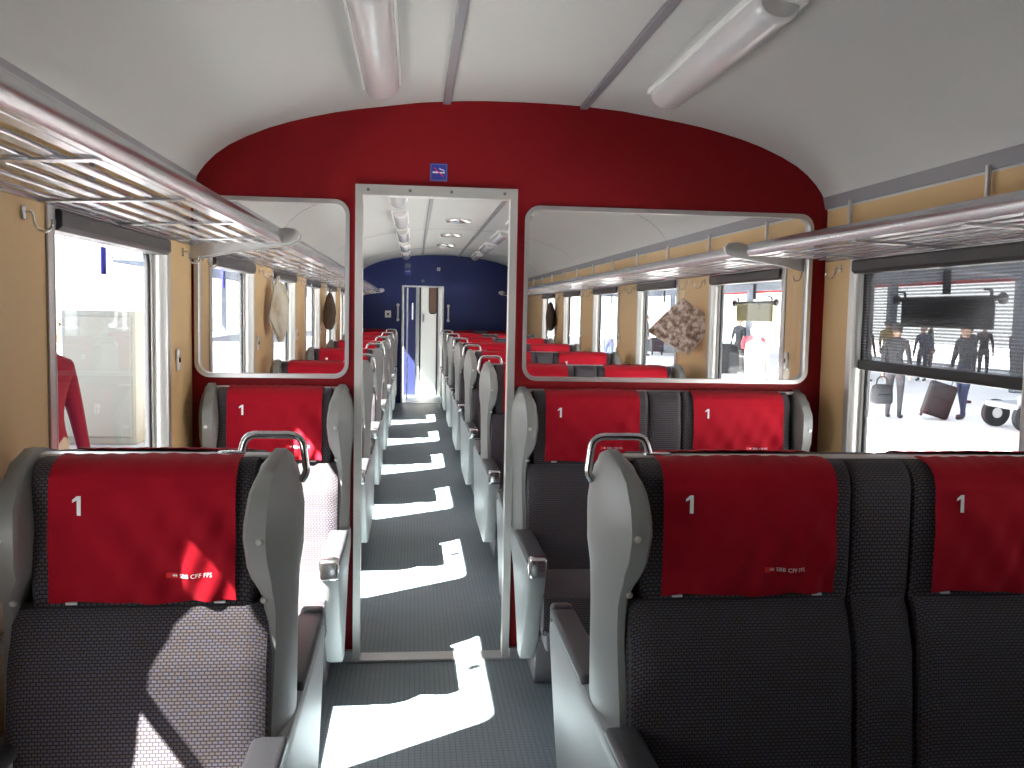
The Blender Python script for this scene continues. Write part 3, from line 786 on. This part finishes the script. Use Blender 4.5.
newspaper(WR - .10, 5.70, 1.60, [(0, 0), (.12, -.10), (.25, -.215), (.10, -.285), (-.056, -.356), (-.15, -.25), (-.24, -.153), (-.12, -.075)], -1, 'paper_collage', 'printed magazine hanging askew from a hook on the right wall', rz=math.radians(42))
newspaper(WL + .055, 5.90, 1.64, [(-.03, .02), (.07, .0), (.15, -.10), (.11, -.27), (.03, -.36), (-.02, -.36), (-.20, -.21), (-.15, -.13), (-.08, -.02)], 1, 'paper_pale', 'pale beige folded newspaper hanging from a hook on the left wall behind the partition pane', rz=math.radians(-10))
def hanging_bag(x, y, zt, h, w, label, name='jacket'):
    root = empty(name, (x, y, zt)); rings = []
    for t, a, b in ((0, .018, .015), (.12, .05, .03), (.3, .09, .045), (.55, .115, .055), (.8, .10, .05), (.95, .07, .035), (1.0, .03, .015)):
        rings.append([(b * math.cos(q) * (1 + .22 * math.sin(5 * q + 4 * t)), w * a / .11 * math.sin(q) * (1 + .12 * math.cos(3 * q + t * 5)), -t * h) for q in [2 * PI * i / 22 for i in range(22)]])
    bm = bmesh.new(); add_loft(bm, rings); obj('body', bm, 'cloth_brown', root, True)
    bm = bmesh.new(); add_tube(bm, rounded_path([(0, -.012, -.01), (0, -.006, .05), (0, .006, .05), (0, .012, -.01)], .01, 3), .004, 6); obj('hanging_loop', bm, 'cloth_brown', root, True)
    tag(root, label, 'jacket', 'dark garments hung up on hooks')
hanging_bag(WL + .075, 9.32, 1.64, .36, .12, 'dark brown garment hanging on the left wall, seen through the left partition pane')
hanging_bag(WR - .075, 11.58, 1.62, .36, .12, 'dark brown garment hanging on the right wall, seen through the right partition pane')

# ------------------------------------------------------------------ outside: platforms, canopies, trains
G = -.35
tag(obj('ground_right', box(WR + .16, 40, -25, 75, G - .2, G), 'concrete'), kind='structure')
tag(obj('ground_left', box(-14.0, WL - .16, -25, 75, G - .2, G), 'asphalt'), kind='structure')
tag(obj('ground_under_train', box(WL - .16, WR + .16, -25, 75, -1.3, -1.2), 'ballast'), kind='structure')
tag(obj('platform_edge_line', box(-2.3, -1.95, -25, 75, G, G + .006), 'print_white'), kind='structure')
def canopy(name, x0, x1, y0, y1, z0, z1, post_x, label, under, fascia):
    root = empty(name, ((x0 + x1) / 2, (y0 + y1) / 2, G)); inv = Matrix.Translation(-root.location)
    def put(n, bm, m):
        o = obj(n, bm, m, root); o.matrix_parent_inverse = inv
    put('roof', prism([(x0, z0), (x1, z1), (x1, z1 + .16), (x0, z0 + .16)], 'y', y0, y1), under)
    for x, z in ((x0, z0), (x1, z1)): put('fascia', box(x - .05, x + .05, y0, y1, z - .12, z + .2), fascia)
    y = y0 + 1.0
    while y < y1:
        put('beam', prism([(x0 + .1, z0 - .02), (post_x, min(z0, z1) - .28), (x1 - .1, z1 - .02), (x1 - .1, z1), (x0 + .1, z0)], 'y', y - .1, y + .1), 'canopy_under')
        put('post', box(post_x - .13, post_x + .13, y - .13, y + .13, G, min(z0, z1) - .2, .03), 'canopy_under')
        y += 6.5
    tag(root, label, 'canopy', 'platform canopies')
canopy('platform_canopy', 6.0, 20.0, 2, 70, 3.2, 2.95, 15.5, 'dark platform canopy with red edge beyond the right windows', 'canopy_under', 'canopy_red')
canopy('platform_canopy', -14.5, -9.6, 47, 74, 3.6, 3.4, -12.0, 'dark blue station canopy far off beyond the left windows', 'canopy_blue', 'canopy_under')
canopy('platform_canopy', -7.6, -4.7, 8, 13, 3.2, 3.0, -6.6, 'short grey platform canopy beyond the nearest left window', 'canopy_under', 'coach_white')
root = empty('platform_cabinet', (-4.15, 12.9, G))
obj('body', box(-.38, .55, -.3, .3, 0, 1.75, .02), 'cabinet_grey', root, True); obj('end_post', box(-.60, -.38, -.3, .3, 0, 1.0, .02), 'strip_grey', root, True); obj('door', box(-.34, .50, -.315, -.30, .10, 1.68, .01), 'cabinet_grey', root)
tag(root, 'pale cabinet on the platform seen through the nearest left window', 'cabinet')

# ------------------------------------------------------------------ people on the platforms
def person(loc, rot, H, top, legs, hair, label, arm_l=(.10, -.02, -.28, .02, -.26), arm_r=(.10, -.02, -.28, .02, -.26), stride=.0, long_coat=False, shoe='shoe'):
    """H height. skeleton grown with a skin modifier into one body; hair and collar are children"""
    k = H / 1.75
    V, Ed, Rd, Tg = [], [], [], []
    def v(p, r, t, par=None):
        V.append(Vector(p) * k); Rd.append(r * k); Tg.append(t)
        if par is not None: Ed.append((par, len(V) - 1))
        return len(V) - 1
    pel = v((0, 0, .94), .135, 'legs')
    sp = v((0, .01, 1.08), .125, 'top', pel); ch = v((0, .015, 1.25), .145, 'top', sp); ub = v((0, .01, 1.39), .125, 'top', ch)
    nk = v((0, 0, 1.50), .052, 'skin', ub); jaw = v((0, -.02, 1.575), .072, 'skin', nk); hd = v((0, -.005, 1.655), .092, 'skin', jaw); cr = v((0, .01, 1.715), .07, 'skin', hd)
    v((0, -.115, 1.625), .012, 'skin', hd)
    for s in (-1, 1): v((s * .095, .01, 1.635), .014, 'skin', hd)
    for s, a in ((-1, arm_l), (1, arm_r)):
        sh = v((s * .175, .01, 1.41), .066, 'top', ub)
        el = v((s * (.175 + a[0] * .6), a[1], 1.41 + a[2]), .046, 'top', sh)
        e = V[el] / k
        wr = v((e.x + s * .015, e.y - a[3] - .03, e.z + a[4]), .034, 'top', el); w = V[wr] / k
        d = (w - e).normalized()
        pm = v(w + d * .055, .033, 'skin', wr); q = V[pm] / k
        side = Vector((0, 1, 0)) if abs(d.y) < .8 else Vector((0, 0, 1))
        for fi, (off, ln) in enumerate(((-.030, .060), (-.010, .072), (.010, .068), (.028, .052))):
            f1 = v(q + d * .035 + side * off, .0105, 'skin', pm); f2 = v(V[f1] / k + d * ln * .55 + Vector((-s * .010, 0, 0)), .0095, 'skin', f1); v(V[f2] / k + d * ln * .42 + Vector((-s * .022, 0, 0)), .008, 'skin', f2)
        t1 = v(w + d * .03 - side * .045 + Vector((-s * .012, 0, 0)), .011, 'skin', pm); v(V[t1] / k + d * .035 - side * .012, .009, 'skin', t1)
    for s in (-1, 1):
        st = stride * s
        hp = v((s * .095, 0, .86), .098, 'legs', pel)
        kn = v((s * .10, -st * .5 - .015, .49), .062, 'legs', hp); an = v((s * .105, -st + .02, .09), .042, 'legs', kn)
        hl = v((s * .105, -st + .03, .042), .042, 'shoe', an); v((s * .115, -st - .14, .034), .034, 'shoe', hl)
    me = bpy.data.meshes.new('skeleton'); me.from_pydata([tuple(p) for p in V], Ed, [])
    t = bpy.data.objects.new('skeleton', me); COL.objects.link(t)
    m = t.modifiers.new('skin', 'SKIN'); m.use_smooth_shade = True
    for i, r in enumerate(Rd): me.skin_vertices[0].data[i].radius = (r, r * (.78 if Tg[i] == 'top' and r > .1 * k else 1))
    me.skin_vertices[0].data[0].use_root = True
    s2 = t.modifiers.new('sub', 'SUBSURF'); s2.levels = 2; s2.render_levels = 2
    dg = bpy.context.evaluated_depsgraph_get(); bme = bpy.data.meshes.new_from_object(t.evaluated_get(dg))
    bpy.data.objects.remove(t)
    bme.name = 'person'; bme.materials.clear()
    order = ['skin', 'top', 'legs', 'shoe']; mm = ['skin', top, legs, shoe]
    for p in bme.polygons:
        c = p.center; best, bt = 9e9, 'top'
        for a, b in Ed:
            A, B = V[a], V[b]; ab = B - A; tt = max(0, min(1, (c - A).dot(ab) / max(ab.length_squared, 1e-9))); dd = (c - A - ab * tt).length - (Rd[a] + (Rd[b] - Rd[a]) * tt)
            if dd < best: best = dd; bt = Tg[a] if (tt < .5 and not (Tg[b] == 'top' and Tg[a] == 'skin')) else Tg[b]
        p.material_index = order.index(bt)
    body = link('person', bme, mm, smooth='all')
    body.location = (loc[0], loc[1], G); body.rotation_euler = (0, 0, rot)
    # hair cap
    bm = bmesh.new(); bmesh.ops.create_uvsphere(bm, u_segments=20, v_segments=12, radius=.108 * k, matrix=Matrix.Translation((0, .018 * k, 1.668 * k)) @ Matrix.Diagonal((.94, 1.06, 1.0, 1)))
    bmesh.ops.delete(bm, geom=[q for q in bm.verts if q.co.z < 1.60 * k or (q.co.y < -.045 * k and q.co.z < 1.715 * k)], context='VERTS')
    bmesh.ops.solidify(bm, geom=bm.faces[:], thickness=.012)
    obj('hair', bm, hair, body, True)
    for s in (-1, 1):
        bm = bmesh.new(); bmesh.ops.create_uvsphere(bm, u_segments=8, v_segments=6, radius=.011 * k, matrix=Matrix.Translation((s * .034 * k, -.088 * k, 1.655 * k))); obj('eye', bm, 'dark', body, True)
    obj('mouth', box(-.022 * k, .022 * k, -.098 * k, -.084 * k, 1.578 * k, 1.586 * k, .002), 'bag_red', body)
    if long_coat:
        rings = []
        for z, a, b in ((1.46, .11, .09), (1.40, .20, .13), (1.22, .19, .155), (1.05, .175, .145), (.85, .20, .165), (.60, .235, .19), (.42, .25, .21)):
            rings.append([(a * k * math.cos(q) * (1 + .03 * math.sin(6 * q)), b * k * math.sin(q), z * k) for q in [2 * PI * i / 24 for i in range(24)]])
        bm = bmesh.new(); add_loft(bm, rings, caps=False); bmesh.ops.solidify(bm, geom=bm.faces[:], thickness=.01); obj('coat', bm, top, body, True)
    tag(body, label, 'person', 'people on the platforms')
    return body
person((-2.12, 5.6), 1.2, 1.82, 'coat_maroon', 'trousers_dark', 'hair_dark', 'added figure in maroon coat, in place of a maroon reflection in the nearest left window', stride=.1, long_coat=False)  # added figure, standing in for a maroon reflection on the window pane
person((8.93, 16.46), PI * .75, 1.75, 'jacket_grey', 'trousers_dark', 'hair_dark', 'person in grey jacket and dark trousers carrying a black bag beneath the drawn blind', arm_l=(.1, 0, -.28, .02, -.26))
person((10.25, 16.4), -PI * .42, 1.78, 'jacket_dark', 'jeans', 'hair_dark', 'person in dark jacket and jeans pulling a suitcase beneath the drawn blind', stride=.12)
person((12.2, 19.5), PI * .2, 1.7, 'jacket_dark', 'trousers_dark', 'hair_dark', 'person in dark clothes standing under the canopy behind the drawn blind, beyond the suitcase')
person((9.6, 19.8), PI * .6, 1.72, 'jacket_grey', 'jeans', 'hair_dark', 'person in grey jacket and jeans standing farther off behind the drawn blind')
for (px, py, rz, hh, tp, lg, hr, tx) in (
        (13.2, 26.0, .4, 1.70, 'jacket_dark', 'trousers_dark', 'hair_dark', 'person in black jacket in the crowd behind the drawn blind, near its left edge'),
        (14.6, 27.5, 2.2, 1.78, 'jacket_yellow', 'trousers_dark', 'hair_dark', 'person in yellow jacket in the crowd behind the drawn blind'),
        (15.2, 26.5, -1.0, 1.66, 'jacket_blue', 'jeans', 'hair_light', 'fair-haired person in blue jacket in the crowd behind the drawn blind'),
        (16.6, 28.5, .9, 1.80, 'jacket_green', 'trousers_dark', 'hair_dark', 'person in green jacket in the crowd behind the drawn blind'),
        (16.3, 26.0, 3.0, 1.72, 'jacket_grey', 'jeans', 'hair_dark', 'person in grey jacket and jeans in the crowd below the dark route board'),
        (17.6, 27.2, -.4, 1.75, 'coat_maroon', 'trousers_dark', 'hair_dark', 'person in dark maroon coat in the crowd behind the drawn blind'),
        (18.2, 26.6, 1.6, 1.68, 'jacket_dark', 'jeans', 'hair_dark', 'person in black jacket and jeans in the crowd behind the blind, towards its right')):
    person((px, py), rz, hh, tp, lg, hr, tx)
person((6.06, 16.0), PI * .1, 1.66, 'coat_light', 'coat_light', 'hair_light', 'fair-haired person in a long pale coat with a pink bag on the platform', long_coat=True)
person((10.75, 30.0), -PI * .3, 1.78, 'jacket_dark', 'trousers_dark', 'hair_dark', 'person in dark clothes beside the black luggage pile on the right platform')
person((10.3, 40.5), PI * .4, 1.76, 'jacket_grey', 'jeans', 'hair_dark', 'person in grey jacket waiting left of the grey crate on the right platform')
person((6.55, 31.0), PI * .05, 1.74, 'shirt_white', 'jeans', 'hair_dark', 'person in white top and dark trousers far along the right platform')

def bag(name, loc, w, d, h, m, label, cat, strap=True, rot=0):
    root = empty(name, loc); root.rotation_euler = (0, 0, rot)
    rings = []
    for t, q in ((0, .86), (.06, .98), (.3, 1.0), (.65, .97), (.88, .85), (.97, .65), (1, .4)):
        rings.append([(w / 2 * q * math.copysign(abs(math.cos(a)) ** .55, math.cos(a)), d / 2 * q * math.copysign(abs(math.sin(a)) ** .55, math.sin(a)), h * t) for a in [2 * PI * i / 24 for i in range(24)]])
    bm = bmesh.new(); add_loft(bm, rings); obj('body', bm, m, root, True)
    obj('pocket', box(-w * .3, w * .3, -d * .58, -d * .42, h * .12, h * .5, .02), m, root, True)
    if strap:
        bm = bmesh.new(); add_tube(bm, rounded_path([(-w * .28, 0, h * .9), (-w * .22, 0, h * 1.38), (w * .22, 0, h * 1.38), (w * .28, 0, h * .9)], .08), .016, 8); obj('handle', bm, m, root, True)
    tag(root, label, cat)
bag('handbag', (8.62, 16.35, G + .28), .40, .22, .36, 'bag_black', 'black bag held beside the person in grey jacket beneath the drawn blind', 'bag')
bag('handbag', (6.50, 15.85, G + .35), .42, .2, .5, 'bag_pink', 'pink bag held by the fair-haired person in the pale coat', 'bag')
bag('travel_bag', (9.95, 29.0, G), .9, .5, .95, 'bag_black', 'tall black travel bag standing on the right platform', 'bag', strap=False)
bag('travel_bag', (11.0, 29.3, G + .755), .8, .45, .45, 'bag_red', 'dark red bag on top of the black trunk on the right platform', 'bag', strap=False)
root = empty('trunk', (11.0, 29.3, G)); obj('body', box(-.42, .42, -.26, .26, .04, .75, .05), 'case_dark', root, True); obj('lid_edge', box(-.425, .425, -.265, .265, .52, .55, .005), 'alu', root)
tag(root, 'black trunk under the dark red bag on the right platform', 'trunk')
root = empty('suitcase', (9.60, 16.3, G)); root.rotation_euler = (0, .28, -.25)
obj('body', box(-.23, .23, -.14, .14, .06, .70, .05, 3), 'case_dark', root, True); obj('pocket', box(-.18, .18, -.165, -.13, .12, .42, .02), 'case_dark', root, True)
bm = bmesh.new(); add_tube(bm, rounded_path([(-.15, .08, .68), (-.15, .08, 1.02), (.15, .08, 1.02), (.15, .08, .68)], .04), .011, 8); obj('pull_handle', bm, 'strip_grey', root, True)
for x in (-.19, .19):
    bm = bmesh.new(); bmesh.ops.create_cone(bm, cap_ends=True, segments=16, radius1=.05, radius2=.05, depth=.03, matrix=Matrix.Translation((x, .09, .05)) @ Matrix.Rotation(PI / 2, 4, 'Y')); obj('wheel', bm, 'rubber', root, True)
tag(root, 'dark wheeled suitcase tilted behind the person in jeans beneath the drawn blind', 'suitcase')
root = empty('luggage_cart', (10.75, 14.9, G)); obj('deck', box(-.75, .75, -.45, .45, .36, .46, .02), 'crate_grey', root); obj('side_board', box(-.75, .75, -.47, -.44, .46, .62, .01), 'crate_grey', root)
for x in (-.55, .55):
    for y in (-.42, .42):
        bm = bmesh.new(); bmesh.ops.create_cone(bm, cap_ends=True, segments=28, radius1=.24, radius2=.24, depth=.10, matrix=Matrix.Translation((x, y, .24)) @ Matrix.Rotation(PI / 2, 4, 'X')); w = obj('wheel', bm, 'rubber', root, True)
        bm = bmesh.new(); bmesh.ops.create_cone(bm, cap_ends=True, segments=20, radius1=.11, radius2=.09, depth=.115, matrix=Matrix.Translation((x, y, .24)) @ Matrix.Rotation(PI / 2, 4, 'X')); obj('hub', bm, 'alu', w, True)
bm = bmesh.new(); add_tube(bm, rounded_path([(.70, -.3, .46), (.86, -.3, 1.1), (.86, .3, 1.1), (.70, .3, .46)], .08), .02, 8); obj('handle', bm, 'strip_grey', root, True)
tag(root, 'grey luggage cart with black wheels at the right edge beneath the drawn blind', 'cart')
root = empty('crate', (11.75, 42.0, G)); obj('body', box(-.42, .42, -.4, .4, .08, .95, .03), 'crate_grey', root); obj('lid', box(-.45, .45, -.43, .43, .95, 1.02, .02), 'coach_white', root)
tag(root, 'pale grey crate on the right platform beyond the second window behind the partition', 'crate')
root = empty('trolley', (11.0, 41.6, G)); obj('body', box(-.30, .30, -.3, .3, .15, .80, .03), 'jacket_dark', root)
for x in (-.22, .22):
    bm = bmesh.new(); bmesh.ops.create_cone(bm, cap_ends=True, segments=16, radius1=.08, radius2=.08, depth=.05, matrix=Matrix.Translation((x, -.25, .08)) @ Matrix.Rotation(PI / 2, 4, 'Y')); obj('wheel', bm, 'rubber', root)
tag(root, 'dark trolley standing left of the grey crate on the right platform', 'trolley')

# ------------------------------------------------------------------ light
w = bpy.data.worlds.new('World'); scn.world = w; w.use_nodes = True
nt = w.node_tree; bg = nt.nodes['Background']
tc = nt.nodes.new('ShaderNodeTexCoord'); sp = nt.nodes.new('ShaderNodeSeparateXYZ'); nt.links.new(tc.outputs['Generated'], sp.inputs[0])
rp = nt.nodes.new('ShaderNodeValToRGB'); rp.color_ramp.elements[0].position = 0.0; rp.color_ramp.elements[0].color = (.93, .97, 1, 1)
rp.color_ramp.elements[1].position = 0.8; rp.color_ramp.elements[1].color = (.72, .85, 1, 1)
nt.links.new(sp.outputs['Z'], rp.inputs[0]); nt.links.new(rp.outputs[0], bg.inputs['Color'])
bg.inputs['Strength'].default_value = 3.2
sd = bpy.data.lights.new('sun', 'SUN'); sd.energy = 90; sd.angle = math.radians(.6); sd.color = (1, .97, .93)
so = bpy.data.objects.new('sun', sd); COL.objects.link(so)
so.rotation_euler = Vector((.75, .50, -1)).to_track_quat('-Z', 'Y').to_euler()

# ------------------------------------------------------------------ camera
cam = bpy.data.cameras.new('camera'); co = bpy.data.objects.new('camera', cam); COL.objects.link(co)
cam.sensor_width = 36; cam.lens = 931.475 * 36 / 1024; cam.clip_start = .05; cam.clip_end = 300
R_ = Vector((.99433, -.10453, .01971)).normalized(); U_ = Vector((-.01141, .07948, .99677)); F_ = Vector((.10576, .99134, -.07784))
U_ = (U_ - R_ * U_.dot(R_)).normalized(); B_ = R_.cross(U_)
M = Matrix((R_, U_, B_)).transposed().to_4x4(); M.translation = (0, 0, 1.4977); co.matrix_world = M
scn.camera = co
vs = scn.view_settings; vs.view_transform = 'Standard'; vs.look = 'None'; vs.gamma = 1; vs.use_curve_mapping = False; vs.exposure = 0.4
scn.cycles.max_bounces = 10; scn.cycles.diffuse_bounces = 6; scn.cycles.transparent_max_bounces = 24; scn.cycles.sample_clamp_indirect = 8
